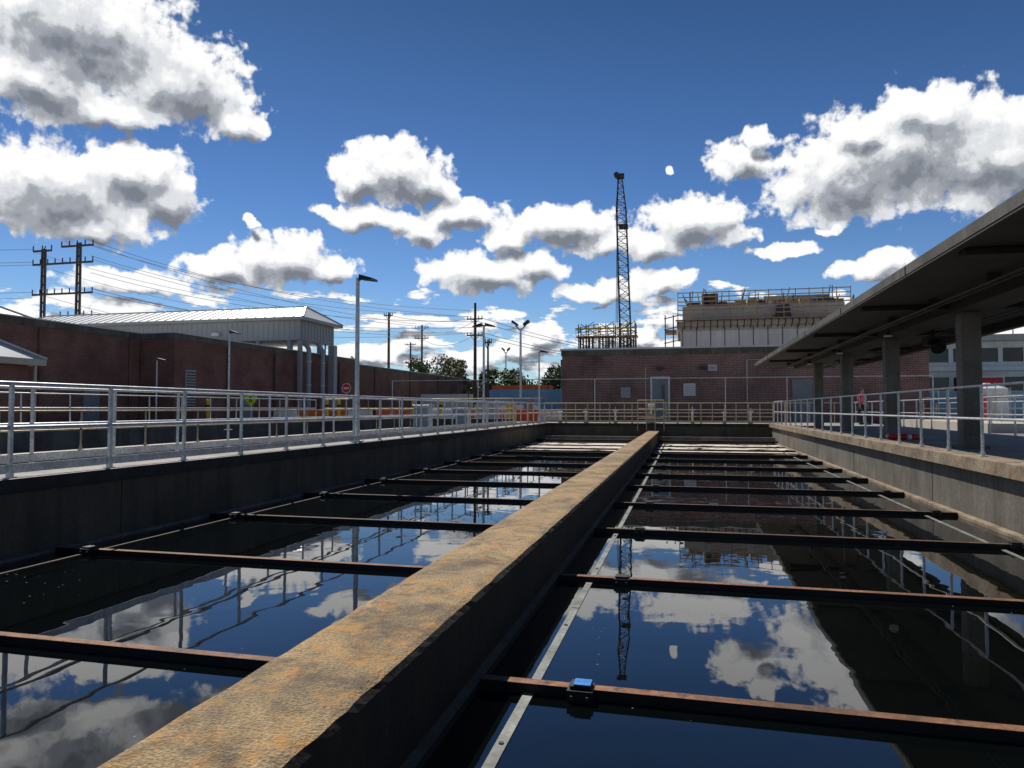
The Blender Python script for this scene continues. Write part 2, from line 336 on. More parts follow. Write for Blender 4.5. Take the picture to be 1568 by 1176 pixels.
def flood(x,y,z1,w,r):
    b=MB(); b.cyl((x,y,ZG),(x,y,z1-.4),r,M_galv,12,r*.7)
    for d in (-1,1):
        b.cyl((x,y,z1-.6),(x+d*w*.7,y,z1-.15),r*.4,M_dsteel,8)
        b.hexa([(x+d*w*.45,y-.3,z1-.2),(x+d*w*1.2,y-.3,z1+.1),(x+d*w*1.2,y+.3,z1+.1),(x+d*w*.45,y+.3,z1-.2),
                (x+d*w*.4,y-.3,z1),(x+d*w*1.1,y-.3,z1+.32),(x+d*w*1.1,y+.3,z1+.32),(x+d*w*.4,y+.3,z1)],M_dsteel)
    b.obj('floodlight_pole')
flood(-13.8,60,7.4,.65,.13); flood(-25.2,100,8.6,.5,.12)

# ------------------------------------------------------------------ canopy
can=empty('concrete_canopy')
b=MB()
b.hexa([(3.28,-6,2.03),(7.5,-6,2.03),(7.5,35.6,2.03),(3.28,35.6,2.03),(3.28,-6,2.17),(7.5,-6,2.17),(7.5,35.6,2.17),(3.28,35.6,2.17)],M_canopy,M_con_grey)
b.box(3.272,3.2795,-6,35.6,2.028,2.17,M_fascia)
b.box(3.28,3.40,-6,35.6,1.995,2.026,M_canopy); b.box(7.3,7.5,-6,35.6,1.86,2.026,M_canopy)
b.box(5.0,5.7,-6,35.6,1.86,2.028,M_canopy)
for k in range(9): b.box(3.262,3.2715,-2+k*4.6,-1.98+k*4.6,2.03,2.16,M_black)
b.obj('slab',parent=can)
cy=[15.4+5.3*i for i in range(-4,4)]
for i,y in enumerate(cy):
    b=MB(); b.box(5.18,5.52,y-.17,y+.17,ZR-.03,1.86,M_column)
    b.box(5.1,5.6,y-.25,y+.25,ZR-.03,ZR+.02,M_column)
    b.box(3.45,7.28,y-.12,y+.12,1.93,2.027,M_canopy)
    b.obj('column_%d'%i,bevel=.015,parent=can)
b=MB()
for x,z,r in ((6.1,1.86,.03),(6.22,1.84,.02),(4.45,1.9,.025),(4.55,1.88,.015)):
    b.cyl((x,-6,z),(x,35.4,z),r,M_dsteel,8)
for y in [ -4+2.65*i for i in range(15)]:
    b.box(6.0,6.32,y,y+.05,1.8,1.82,M_dsteel); b.cyl((6.02,y+.02,1.8),(6.02,y+.02,2.03),.008,M_dsteel,6); b.cyl((6.3,y+.02,1.8),(6.3,y+.02,2.03),.008,M_dsteel,6)
    b.box(4.4,4.6,y,y+.04,1.9,2.02,M_dsteel)
b.obj('conduits',parent=can)
for y in (18.0,23.3,28.6):
    b=MB(); b.cyl((4.6,y,1.8),(4.6,y,2.0),.015,M_dsteel,8); b.cyl((4.6,y,1.8),(4.6,y,1.7),.04,M_dsteel,12,.09); b.cyl((4.6,y,1.7),(4.6,y,1.67),.09,M_white,12)
    b.obj('pendant_light',parent=can)
b=MB(); b.cyl((5.9,19.2,1.75),(5.9,19.2,2.0),.04,M_black,8); b.box(5.72,6.08,19.0,19.4,1.55,1.75,M_black); b.cyl((5.9,19.0,1.6),(5.9,18.8,1.45),.1,M_black,12,.17)
b.obj('loudspeaker',parent=can)

# ------------------------------------------------------------------ brick building (far end)
bb=empty('brick_building'); Y0=44; ZT=3.75
b=MB(); b.box(-7.45,13.3,Y0,Y0+12,ZG,3.3,M_brick); b.box(-7.5,13.35,Y0-.05,Y0+12.05,3.3,ZT-.1,M_con_grey,M_con_tan); b.box(-7.56,13.4,Y0-.1,Y0+12.1,ZT-.1,ZT,M_con_light)
for i in range(14): b.box(-7.46+i*1.5,-7.44+i*1.5,Y0-.056,Y0-.0505,3.3,ZT-.11,M_black)
b.obj('walls',parent=bb)
b=MB()
b.box(-2.0,-.85,Y0-.06,Y0-.002,ZG,1.95,M_galv); b.box(-1.9,-.95,Y0-.09,Y0-.062,ZG,1.82,M_door); b.box(-1.35,-1.15,Y0-.1,Y0-.092,.55,1.45,M_glass); b.box(-1.08,-1.02,Y0-.14,Y0-.092,.05,.2,M_galv)
b.box(6.1,7.2,Y0-.06,Y0-.002,ZG,1.7,M_door)
b.obj('door',parent=bb)
b=MB()
for x,z,w,h,mt in ((-3.5,1.0,.6,.65,M_siding),(.3,1.15,.7,.75,M_white),(1.65,2.45,.5,.35,M_white)):
    b.box(x-w/2,x+w/2,Y0-.06,Y0-.002,z-h/2,z+h/2,mt)
    for k in range(6): b.box(x-w/2+.05,x+w/2-.05,Y0-.075,Y0-.062,z-h/2+.05+k*(h-.1)/6,z-h/2+.08+k*(h-.1)/6,M_siding)
b.obj('vents',parent=bb)
b=MB()
for x in (-1.4,1.1): b.box(x-.2,x+.2,Y0-.25,Y0-.002,2.35,2.55,M_dsteel)
b.cyl((-5.4,Y0-.1,ZG),(-5.4,Y0-.1,3.3),.05,M_brick,8); b.cyl((-2.3,Y0-.06,ZG),(-2.3,Y0-.06,2.5),.02,M_galv,6)
b.cyl((3.6,Y0-.06,ZG),(3.6,Y0-.06,2.9),.03,M_galv,6); b.cyl((3.6,Y0-.06,2.9),(6.2,Y0-.06,2.9),.03,M_galv,6)
b.obj('wall_lights',parent=bb)
b=MB()
for x in (-6,-2,2,6,10): b.box(x-.4,x+.4,Y0+3,Y0+3.8,ZT,ZT+.2,M_galv)
b.obj('roof_vents',parent=bb)

# ------------------------------------------------------------------ left brick complex
lb=empty('brick_building')
b=MB()
def bwall(x0,x1,y0,y1,zt):
    b.box(x0,x1,y0,y1,ZG,zt-.45,M_brick2); b.box(x0-.05,x1+.05,y0-.05,y1+.05,zt-.45,zt-.06,M_con_grey); b.box(x0-.1,x1+.1,y0-.1,y1+.1,zt-.06,zt,M_con_light)
bwall(-100,-34.8,12,39.5,5.0); bwall(-99,-32.2,39.6,66,5.0); bwall(-98,-32.6,66.1,125,4.6)
b.obj('walls',parent=lb)
b=MB()
for y in (26,32,38.6): b.cyl((-34.7,y,ZG),(-34.7,y,4.5),.07,M_brick2,8)
for y in (45,51,62,70,80,90): b.cyl((-32.05,y,ZG),(-32.05,y,4.4),.08,M_dsteel,8)
b.box(-32.19,-32.1,40.6,41.6,.2,2.6,M_siding)
for k in range(12): b.box(-32.09,-32.06,40.65,41.55,.3+k*.19,.38+k*.19,M_dsteel)
b.box(-34.78,-34.7,35,36.2,ZG,1.3,M_door); b.box(-32.18,-32.1,47,48.2,ZG,1.3,M_door)
b.obj('downpipes_and_louvres',parent=lb)
def hip(b,x0,x1,y0,y1,ze,zr,ov,wz,mat_w=M_siding,seams=True):
    if wz is not None: b.box(x0,x1,y0,y1,wz,ze-.25,mat_w)
    X0,X1,Y0_,Y1_=x0-ov,x1+ov,y0-ov,y1+ov
    b.box(X0,X1,Y0_,Y1_,ze-.25,ze,mat_w)
    ym=(Y0_+Y1_)/2; hw=(Y1_-Y0_)/2
    a=(X0+hw*.5,ym,zr); c=(X1-hw*.5,ym,zr); e=ze+.004
    b.face([(X0,Y0_,e),(X1,Y0_,e),c,a],M_roof); b.face([(X1,Y0_,e),(X1,Y1_,e),c],M_roof); b.face([(X1,Y1_,e),(X0,Y1_,e),a,c],M_roof); b.face([(X0,Y1_,e),(X0,Y0_,e),a],M_roof)
    if seams:
        n=int((X1-X0)/.9)
        for i in range(1,n):
            x=X0+(X1-X0)*i/n
            t=1.0
            if x<a[0]: t=(x-X0)/(a[0]-X0)
            if x>c[0]: t=(X1-x)/(X1-c[0])
            b.beam((x,Y0_,e+.03),(x,Y0_+hw*t,e+.03+(zr-ze)*t),.04,.05,M_roof)
        for p,q in ((a,c),((X1,Y0_,e),c),((X1,Y1_,e),c),((X0,Y0_,e),a)): b.beam(Vector(p)+Vector((0,0,.03)),Vector(q)+Vector((0,0,.03)),.16,.08,M_roof)
b=MB(); hip(b,-62,-31.6,54,60.0,7.75,9.1,.6,5.85)
for i in range(60): b.box(-61.9+i*.505,-61.86+i*.505,53.97,53.998,5.9,7.45,M_siding)
for i in range(11): b.box(-31.598,-31.56,54.3+i*.53,54.34+i*.53,5.9,7.45,M_siding)
for x in (-58,-52,-46,-41,-36,-33): b.box(x,x+.35,54.3,54.65,4.9,5.85,M_siding); b.box(x,x+.35,59.4,59.75,4.9,5.85,M_siding)
b.box(-40,-39.3,53.7,53.95,6.3,6.6,M_white)
b.obj('metal_penthouse',parent=lb)
b=MB()
for y in (54.8,57.2):
    b.cyl((-31.8,y,5.9),(-31.2,y,5.1),.2,M_siding,12); b.cyl((-31.2,y,5.1),(-31.2,y,ZG),.2,M_siding,12)
    for z in (0,2,4): b.cyl((-31.2,y,z),(-31.2,y,z+.08),.24,M_galv,12)
b.box(-31.8,-31.5,54,54.3,ZG,5.8,M_siding); b.box(-31.8,-31.2,59.3,59.9,ZG,5.8,M_siding)
b.cyl((-31.5,58.2,ZG),(-31.5,58.2,5.85),.07,M_dsteel,8)
b.obj('duct_pipes',parent=lb)
b=MB(); hip(b,-85,-54.4,44,50,7.35,8.6,.6,5.0); b.obj('far_penthouse',parent=lb)
b=MB(); b.box(-33,-26.4,20,23.8,ZG,1.8,M_brick2); hip(b,-33,-26.4,20,23.8,2.05,3.1,.45,None,M_cream); b.box(-28.5,-27.6,19.96,19.998,ZG,1.1,M_door)
b.cyl((-26.25,24,ZG),(-26.25,24,1.8),.06,M_cream,8)
b.obj('brick_kiosk')

# ------------------------------------------------------------------ utility poles, wires
def upole(name,x,y,zt,arms,r=.16,mat=M_wood,arm_w=2.4):
    b=MB(); b.cyl((x,y,ZG),(x,y,zt),r*1.3,mat,10,r*.8)
    for za in arms:
        b.beam((x-arm_w/2,y-.18,za),(x+arm_w/2,y-.18,za),.12,.14,mat)
        b.beam((x-arm_w*.3,y-.18,za),(x,y-.18,za-.6),.05,.05,mat); b.beam((x+arm_w*.3,y-.18,za),(x,y-.18,za-.6),.05,.05,mat)
        for k in (-.46,-.25,.25,.46): b.cyl((x+arm_w*k,y-.18,za+.07),(x+arm_w*k,y-.18,za+.32),.05,M_dsteel,6)
    b.obj(name)
upole('utility_pole',-22.4,75,11.7,(9.9,8.1),r=.17,arm_w=1.8); upole('utility_pole',-37,85,12.4,(12.0,),r=.17,arm_w=1.2)
upole('utility_pole',-42,110,13.8,(13.3,11.6),r=.18); upole('utility_pole',-17.3,62,6.3,(6.0,),r=.1,arm_w=.8); upole('utility_pole',-56,140,14,(13.5,),r=.2)
b=MB(); yt=80
for x,zt in ((-86.5,22.2),(-80.6,22.8)):
    for dx in (-.35,.35): b.cyl((x+dx,yt,ZG),(x+dx*.7,yt,zt),.17,M_dsteel,8)
    for k in range(16): b.beam((x-.33,yt,3+k*1.25),(x+.33,yt,3.9+k*1.25),.1,.1,M_dsteel)
for x0,x1,za in ((-88.0,-84.9,21.9),(-83.2,-78.0,22.3),(-88,-78.0,20.0),(-88.0,-78,15.8),(-83.2,-78.0,12.6)):
    b.beam((x0,yt-.3,za),(x1,yt-.3,za),.2,.25,M_dsteel)
    nn=int((x1-x0)/1.2)
    for k in range(nn+1): b.cyl((x0+(x1-x0)*k/nn,yt-.3,za+.1),(x0+(x1-x0)*k/nn,yt-.3,za+.75),.08,M_dsteel,6)
b.obj('transmission_tower')
def wires(name,pairs,r=.022,sag=.03):
    b=MB()
    for p,q in pairs:
        p=Vector(p);q=Vector(q);Ln=(q-p).length; prev=p
        for i in range(1,15):
            t=i/14; c=p.lerp(q,t)-Vector((0,0,4*sag*Ln*t*(1-t))); b.cyl(prev,c,r,M_dsteel,4,cap=False); prev=c
    b.obj(name)
wires('power_lines',[((-79+.6*k,80,z),(-42+.8*k-1,110,zz)) for k,(z,zz) in enumerate(((22.6,14),(20.4,13.6),(16.2,12)))]
 +[((-78.3,79.7,z),(-22.4-1+k*.3,75,zz)) for k,(z,zz) in enumerate(((22.9,10.2),(20.8,10.2),(16.4,8.4),(13.2,8.4),(18.5,9.6),(22.2,10.8),(15.9,9.0)))]
 +[((-88,79.7,z),(-130,60,z+2)) for z in (22.2,20.4,20.0,16.2,15.4)]
 +[((-88+j,79.7,z),(-60,110,z-5)) for j,z in enumerate((21.8,19.8,15.6))]
 +[((-22.4+k*.8,75,10-j*1.6),(-13.8+k*.5+20,140,11-j)) for k in (-1,1) for j in (0,1)]
 +[((-37,85,12.1),(-22.4,75,10)),((-42,110,13.5),(-22.4,75,9.8)),((-42,110,11.6),(-22.4,75,8.2))],r=.026)

# ------------------------------------------------------------------ crane
b=MB(); cx,cyy=-6.5,80
def lattice(b,p,q,w0,w1,n,mat,r=.07):
    p=Vector(p);q=Vector(q)
    def ring(t):
        c=p.lerp(q,t); w=(w0+(w1-w0)*t)/2
        return [c+Vector((sx*w,sy*w,0)) for sx,sy in ((-1,-1),(1,-1),(1,1),(-1,1))]
    for i in range(n):
        a=ring(i/n); c=ring((i+1)/n)
        for j in range(4):
            b.cyl(a[j],c[j],r,mat,5,cap=False); k=(j+1)%4
            b.cyl(a[j] if i%2 else a[k], c[k] if i%2 else c[j],r*.6,mat,4,cap=False)
            b.cyl(c[j],c[k],r*.5,mat,4,cap=False)
lattice(b,(cx+.3,cyy,3),(cx-.25,cyy,22.5),1.25,1.05,24,M_dsteel,.06)
lattice(b,(cx-.25,cyy,22.5),(cx-.35,cyy,26.2),1.05,.4,6,M_dsteel,.055)
b.box(cx-.75,cx+.1,cyy-.3,cyy+.3,26.0,26.5,M_dsteel); b.cyl((cx-.75,cyy-.35,26.4),(cx-.75,cyy+.35,26.4),.3,M_dsteel,12)
for dx in (-1.05,-.85): b.cyl((cx-.6,cyy-.4,26.3),(cx+.1+dx,cyy-.4,4),.03,M_black,4)
b.box(cx-.5,cx+.5,cyy-.5,cyy+.5,20.3,20.7,M_dsteel)
b.box(cx-2.2,cx+2.2,cyy-1,cyy+4,ZG+1,3,M_yellow); b.box(cx-2.4,cx-1.4,cyy-2,cyy+5,ZG,ZG+1,M_black); b.box(cx+1.4,cx+2.4,cyy-2,cyy+5,ZG,ZG+1,M_black)
b.obj('lattice_crane')

# ------------------------------------------------------------------ concrete structure under construction
cs=empty('concrete_structure_under_construction')
b=MB(); y0=65
b.box(-.3,13.6,y0,y0+14,ZG,6.9,M_con_light); b.box(-.6,13.9,y0-.4,y0+14,7.3,7.75,M_con_tan); b.box(-.28,13.58,y0+.02,y0+14,6.9,7.3,M_con_tan)
b.box(-.1,13.3,y0,y0+13,7.75,9.1,M_con_tan)
b.box(7,12.5,y0+2,y0+8,9.1,10.1,M_con_tan); b.obj('walls',parent=cs)
b=MB()
for i in range(26): x=-.5+i*.56; b.beam((x,y0-.05,7.1),(x,y0-.9,7.6),.07,.07,M_dsteel); b.box(x-.04,x+.04,y0-1.0,y0-.42,7.66,7.74,M_dsteel)
for i in range(9): b.box(-.7+i*1.62,.85+i*1.62,y0-1.1,y0-.44,7.76,7.82,M_ply)
for i in range(12): x=-.1+i*1.2; b.beam((x,y0-.02,5.3),(x,y0-.02,7.2),.06,.04,M_dsteel)
rnd=random.Random(3)
for i in range(40):
    x=rnd.uniform(0,13); b.box(x,x+rnd.uniform(.2,1.1),y0+.4+rnd.random()*2,y0+2.7+rnd.random(),9.11,9.2+rnd.random()*.7,rnd.choice((M_ply,M_rust,M_dsteel,M_ply,M_white,M_rust)))
for i in range(26):
    x=rnd.uniform(0,13); b.beam((x,y0+.3,9.15),(x+rnd.uniform(-.5,.5),y0+.6,9.15+rnd.uniform(.6,1.7)),.07,.07,rnd.choice((M_dsteel,M_rust,M_ply)))
b.box(1.6,3.0,y0+.6,y0+1.6,9.11,10.3,M_rust); b.box(1.7,2.2,y0+.55,y0+.598,9.2,10.0,M_black)
b.face([(7.6,y0-.42,7.9),(9.0,y0-.42,7.9),(8.8,y0-.5,9.0),(7.8,y0-.47,8.9)],M_dsteel)
b.box(-1.6,-.62,y0-.8,y0+3,6.9,6.98,M_ply)
for z in (5.8,7.0,8.0): b.beam((-1.7,y0-.6,z),(-.3,y0-.6,z+.3),.08,.08,M_ply)
for x in (-1.6,-.9): b.cyl((x,y0-.7,5.3),(x,y0-.7,8.3),.05,M_dsteel,6)
b.obj('formwork',parent=cs)
b=MB()
for zb,yy in ((7.8,y0-1.05),(9.1,y0+.1)):
    for i in range(14): x=-.5+i*1.1; b.cyl((x,yy,zb),(x,yy,zb+1.35),.035,M_ply,6)
    for k in (.45,.85,1.25): b.beam((-.5,yy,zb+k),(13.8,yy,zb+k),.04,.09,M_ply if zb<8 else M_galv_t)
b.cyl((13.8,y0-1,9.5),(14.6,y0+6,8.6),.05,M_rust,6); b.cyl((13.8,y0-1,9.5),(13.8,y0-1,7.8),.05,M_rust,6)
b.obj('guard_rails',parent=cs)
b=MB()
for x0 in (-9.9,-8.0,-6.0):
    hh=8.2+random.uniform(-.4,.3)
    for sx in (0,.75,1.5):
        for sy in (0,1.6): b.cyl((x0+sx,68+sy,ZG),(x0+sx,68+sy,hh),.05,M_dsteel,6)
    for k in range(9):
        z=-.2+k*.95
        if z+.9<hh+.3:
            b.cyl((x0,68,z),(x0+1.5,68,z+.95),.035,M_dsteel,5); b.cyl((x0,68,z),(x0+1.5,68,z),.04,M_dsteel,5); b.cyl((x0+1.5,69.6,z),(x0,69.6,z+.95),.04,M_dsteel,5)
    b.box(x0-.2,x0+1.7,67.8,69.7,6.9,7.0,M_ply); b.box(x0-.25,x0+1.7,67.75,67.79,7.6,7.75,M_yellow)
    for k in range(5): b.box(x0+.05+k*.3,x0+.2+k*.3,68.2,68.3,4.6,6.85,M_wood if k%2 else M_dsteel)
    for k in range(6): b.beam((x0-.3,67.7,6.6+k*.22),(x0+rnd.uniform(.3,1.9),67.9,6.6+k*.3),.05,.05,rnd.choice((M_dsteel,M_ply)))
b.obj('scaffolding')
b=MB(); b.box(-12,-3,70,76,ZG,4.9,M_con_grey); b.box(-3,-.4,66,70,ZG,5.6,M_ply); b.box(-5,-3,66.5,70,ZG,5.1,M_con_light)
for i in range(8): b.box(-2.9+i*.33,-2.8+i*.33,65.9,65.998,3.5,5.6,M_wood)
b.obj('concrete_formwork_block')
# right hand far building
b=MB(); y0=58
b.box(16.5,40,y0,y0+15,ZG,5.2,M_con_light)
for z in (1.3,3.4):
    b.box(17.2,39,y0-.03,y0-.003,z,z+1.0,M_glass)
    for i in range(14): b.box(17.2+i*1.6,17.5+i*1.6,y0-.1,y0-.032,z-.05,z+1.05,M_con_light)
b.box(16.3,40,y0-.35,y0-.04,2.75,3.05,M_white); b.box(16.3,40,y0-.5,y0-.04,4.9,5.35,M_con_tan)
for i in range(12): b.cyl((16.5+i*1.6,y0-.3,5.35),(16.5+i*1.6,y0-.3,6.4),.04,M_ply,6)
b.beam((16.5,y0-.3,6.3),(35,y0-.3,6.3),.05,.08,M_ply); b.beam((16.5,y0-.3,5.9),(35,y0-.3,5.9),.05,.08,M_ply)
for i in range(10): b.beam((14.8+i*.2,y0-1,3.2+.1*(i%3)),(15.0+i*.2,y0-1.2,5.4),.12,.12,M_red if i%2 else M_rust)
for i in range(8): b.beam((15.0+i*.3,y0-1.1,2.2+.5*(i%3)),(16.6,y0-1.1,3.0+.35*(i%4)),.1,.1,M_red if i%2 else M_dsteel)
b.box(14.6,16.9,y0-1.3,y0-.5,3.0,3.25,M_rust); b.box(14.8,15.0,y0-1.2,y0-1,ZG,3,M_dsteel); b.box(16.5,16.7,y0-1.2,y0-1,ZG,3,M_dsteel)
b.obj('concrete_building')
b=MB(); b.box(19.4,21.8,56.4,56.46,1.1,2.3,M_white); b.box(19.5,21.7,56.37,56.398,1.75,2.2,M_red); b.cyl((19.6,56.5,ZG),(19.6,56.5,2.3),.05,M_galv,8); b.cyl((21.6,56.5,ZG),(21.6,56.5,2.3),.05,M_galv,8)
for k in range(3): b.box(19.7,21.4-k*.3,56.38,56.398,1.2+k*.17,1.25+k*.17,M_dsteel)
b.obj('site_sign')
for x,y,r,h,mt in ((16,44,1.1,1.1,M_white),(19.8,45,1.2,1.4,M_galv),(14.0,39.5,.45,.6,M_red)):
    b2=MB(); b2.cyl((x,y,-.56),(x,y,h),r,mt,28); b2.cyl((x,y,h),(x,y,h+.3),r,mt,28,r*.25)
    for z in (.0,.6,1.2): 
        if z<h: b2.cyl((x,y,z),(x,y,z+.05),r+.02,M_galv,28)
    b2.cyl((x-.3,y-r-.1,-.56),(x-.3,y-r-.1,h+.3),.03,M_galv,6); b2.cyl((x+.1,y-r-.1,-.56),(x+.1,y-r-.1,h+.3),.03,M_galv,6)
    b2.obj('storage_tank')
b=MB()
for i in range(12): b.box(13.6+i*2.0,15.55+i*2.0,50,50.1,ZG,1.05,M_blue); b.cyl((13.58+i*2,49.9,ZG),(13.58+i*2,49.9,1.3),.04,M_galv,6)
b.obj('blue_site_fence')
b=MB(); b.box(11,30,30,46,ZG-.1,-.55,M_con_tan); b.obj('concrete_slab')
railing('metal_railing',(11.2,30.2),(30,30.2),-.55,sp=1.6,mat=M_galv); railing('metal_railing',(11.2,38),(30,38),-.55,sp=1.6,mat=M_galv_t)

# ------------------------------------------------------------------ mid-left site clutter
def container(x,y,w,l,h,mat):
    b=MB(); b.box(x,x+w,y,y+l,ZG+.1,ZG+h,mat)
    n=int(w/.3)
    for i in range(n): b.box(x+.08+i*w/n,x+.2+i*w/n,y-.04,y-.002,ZG+.25,ZG+h-.15,mat)
    for xx in (x,x+w-.1): b.box(xx,xx+.1,y-.06,y-.042,ZG+.1,ZG+h,M_dsteel)
    b.obj('shipping_container')
container(-19.2,70,6,2.4,3.3,M_orange); container(-17.5,62,7.2,2.4,2.6,M_blue); container(-30,78,6,2.4,2.6,M_white)
b=MB(); tx,ty=-16.2,55
b.box(tx,tx+5.2,ty,ty+2.2,ZG+.5,ZG+1.7,M_blue); b.box(tx+.1,tx+5.1,ty-.012,ty-.002,ZG+.85,ZG+1.2,M_white); b.box(tx+.5,tx+1.4,ty-.02,ty-.014,ZG+1.25,ZG+1.6,M_glass); b.box(tx+3.8,tx+4.6,ty-.02,ty-.014,ZG+.55,ZG+1.65,M_door)
b.box(tx-.06,tx+5.26,ty-.06,ty+2.26,ZG+1.7,ZG+1.78,M_galv)
for wx in (tx+2,tx+3): b.cyl((wx,ty+.05,ZG+.35),(wx,ty+.3,ZG+.35),.35,M_black,16)
b.beam((tx,ty+1.1,ZG+.5),(tx-1.1,ty+1.1,ZG+.45),.12,.12,M_black)
b.obj('site_trailer')
def barrier(x,y,mat):
    b=MB(); 
    pts=[(-.3,0),(.3,0),(.3,.15),(.12,.45),(.09,.85),(-.09,.85),(-.12,.45),(-.3,.15)]
    i=len(b.v); k=b._m(mat)
    for xx in (x,x+1.8): b.v+=[(xx,y+p[0],ZG+p[1]) for p in pts]
    for j in range(8): b.f.append((i+j,i+(j+1)%8,i+8+(j+1)%8,i+8+j)); b.mi.append(k)
    b.f.append(tuple(range(i,i+8))); b.mi.append(k); b.f.append(tuple(range(i+8,i+16))); b.mi.append(k)
    b.obj('traffic_barrier',bevel=.03)
for i in range(9): barrier(-29.5+i*2.0,47+.3*(i%3),M_orange if i%3 else M_white)
for i in range(5): barrier(-16+i*1.95,50+.2*i,M_white if i%2 else M_orange)
def bollard(x,y,h=1.1):
    b=MB(); b.cyl((x,y,ZG),(x,y,ZG+h),.11,M_yellow,14); b.cyl((x,y,ZG+h),(x,y,ZG+h+.06),.11,M_yellow,14,.05); b.cyl((x,y,ZG+h*.7),(x,y,ZG+h*.8),.113,M_black,14); b.obj('bollard')
for x,y in ((-29.6,39.5),(-21.5,40),(-21.0,40.6),(-14.8,42),(-16.6,42)): bollard(x,y,1.45)
def cone(x,y):
    b=MB(); b.box(x-.2,x+.2,y-.2,y+.2,ZG,ZG+.04,M_black); b.cyl((x,y,ZG+.04),(x,y,ZG+.4),.15,M_orange,12,.09); b.cyl((x,y,ZG+.4),(x,y,ZG+.55),.09,M_white,12,.06); b.cyl((x,y,ZG+.55),(x,y,ZG+.75),.06,M_orange,12,.025); b.obj('traffic_cone')
for x,y in ((-19,44),(-17.5,44.5),(-12,43),(-11,43.6)): cone(x,y)
for x,y,mt in ((-13.4,46,M_cream),(-12.6,46.2,M_white),(-10.4,42.5,M_yellow)):
    b=MB(); b.cyl((x,y,ZG),(x,y,ZG+1.2),.36,mt,16)
    for z in (.02,.4,.8,1.16): b.cyl((x,y,ZG+z),(x,y,ZG+z+.04),.38,mt,16)
    b.obj('storage_drum')
for x,y,h in ((-9.3,24.5,1.0),(-9.5,30,.9),(-10.5,39,1.3)):
    b=MB(); b.box(x-.3,x+.3,y-.2,y+.2,ZG-.6,ZG+h,M_galv); b.box(x-.26,x+.26,y-.22,y-.202,ZG+.2,ZG+h-.06,M_siding); b.box(x-.34,x+.34,y-.25,y+.25,ZG+h,ZG+h+.04,M_galv); b.obj('control_cabinet',bevel=.01)
# signs
def sign_pole(b,x,y,z): b.cyl((x,y,ZG),(x,y,z),.03,M_galv,8)
b=MB(); x,y,z=-22.7,45,1.42; sign_pole(b,x,y,z+.3)
for r,yy,mt in ((.37,y-.04,M_white),(.32,y-.05,M_red)):
    b.cyl((x,yy,z),(x,yy-.008,z),r,mt,8)
b.box(x-.2,x+.2,y-.064,y-.06,z-.06,z+.06,M_white); b.obj('stop_sign')
b=MB(); x,y,z=-28.8,43,.72; sign_pole(b,x,y,z+.5)
s=.56; b.hexa([(x,y-.05,z-s),(x+s,y-.05,z),(x+s,y-.04,z),(x,y-.04,z-s),(x-s,y-.05,z),(x,y-.05,z+s),(x,y-.04,z+s),(x-s,y-.04,z)],M_lime)
b.cyl((x+.02,y-.055,z+.22),(x+.02,y-.065,z+.22),.06,M_black,10); b.beam((x,y-.06,z+.15),(x-.02,y-.06,z-.06),.008,.1,M_black)
b.beam((x-.02,y-.06,z-.06),(x+.12,y-.06,z-.3),.008,.06,M_black); b.beam((x-.02,y-.06,z-.06),(x-.14,y-.06,z-.28),.008,.06,M_black); b.beam((x,y-.06,z+.1),(x+.16,y-.06,z),.008,.045,M_black); b.beam((x,y-.06,z+.1),(x-.14,y-.06,z),.008,.045,M_black)
b.obj('pedestrian_sign')
b=MB(); px,py=5.2,19.2
for i in range(24):
    a=2*math.pi*i/24;c=2*math.pi*(i+1)/24
    b.cyl((px+.33*math.cos(a),py+.33*math.sin(a),ZR+.04),(px+.33*math.cos(c),py+.33*math.sin(c),ZR+.04),.065,M_red if i%6 else M_white,10)
b.obj('life_ring',smooth=True)

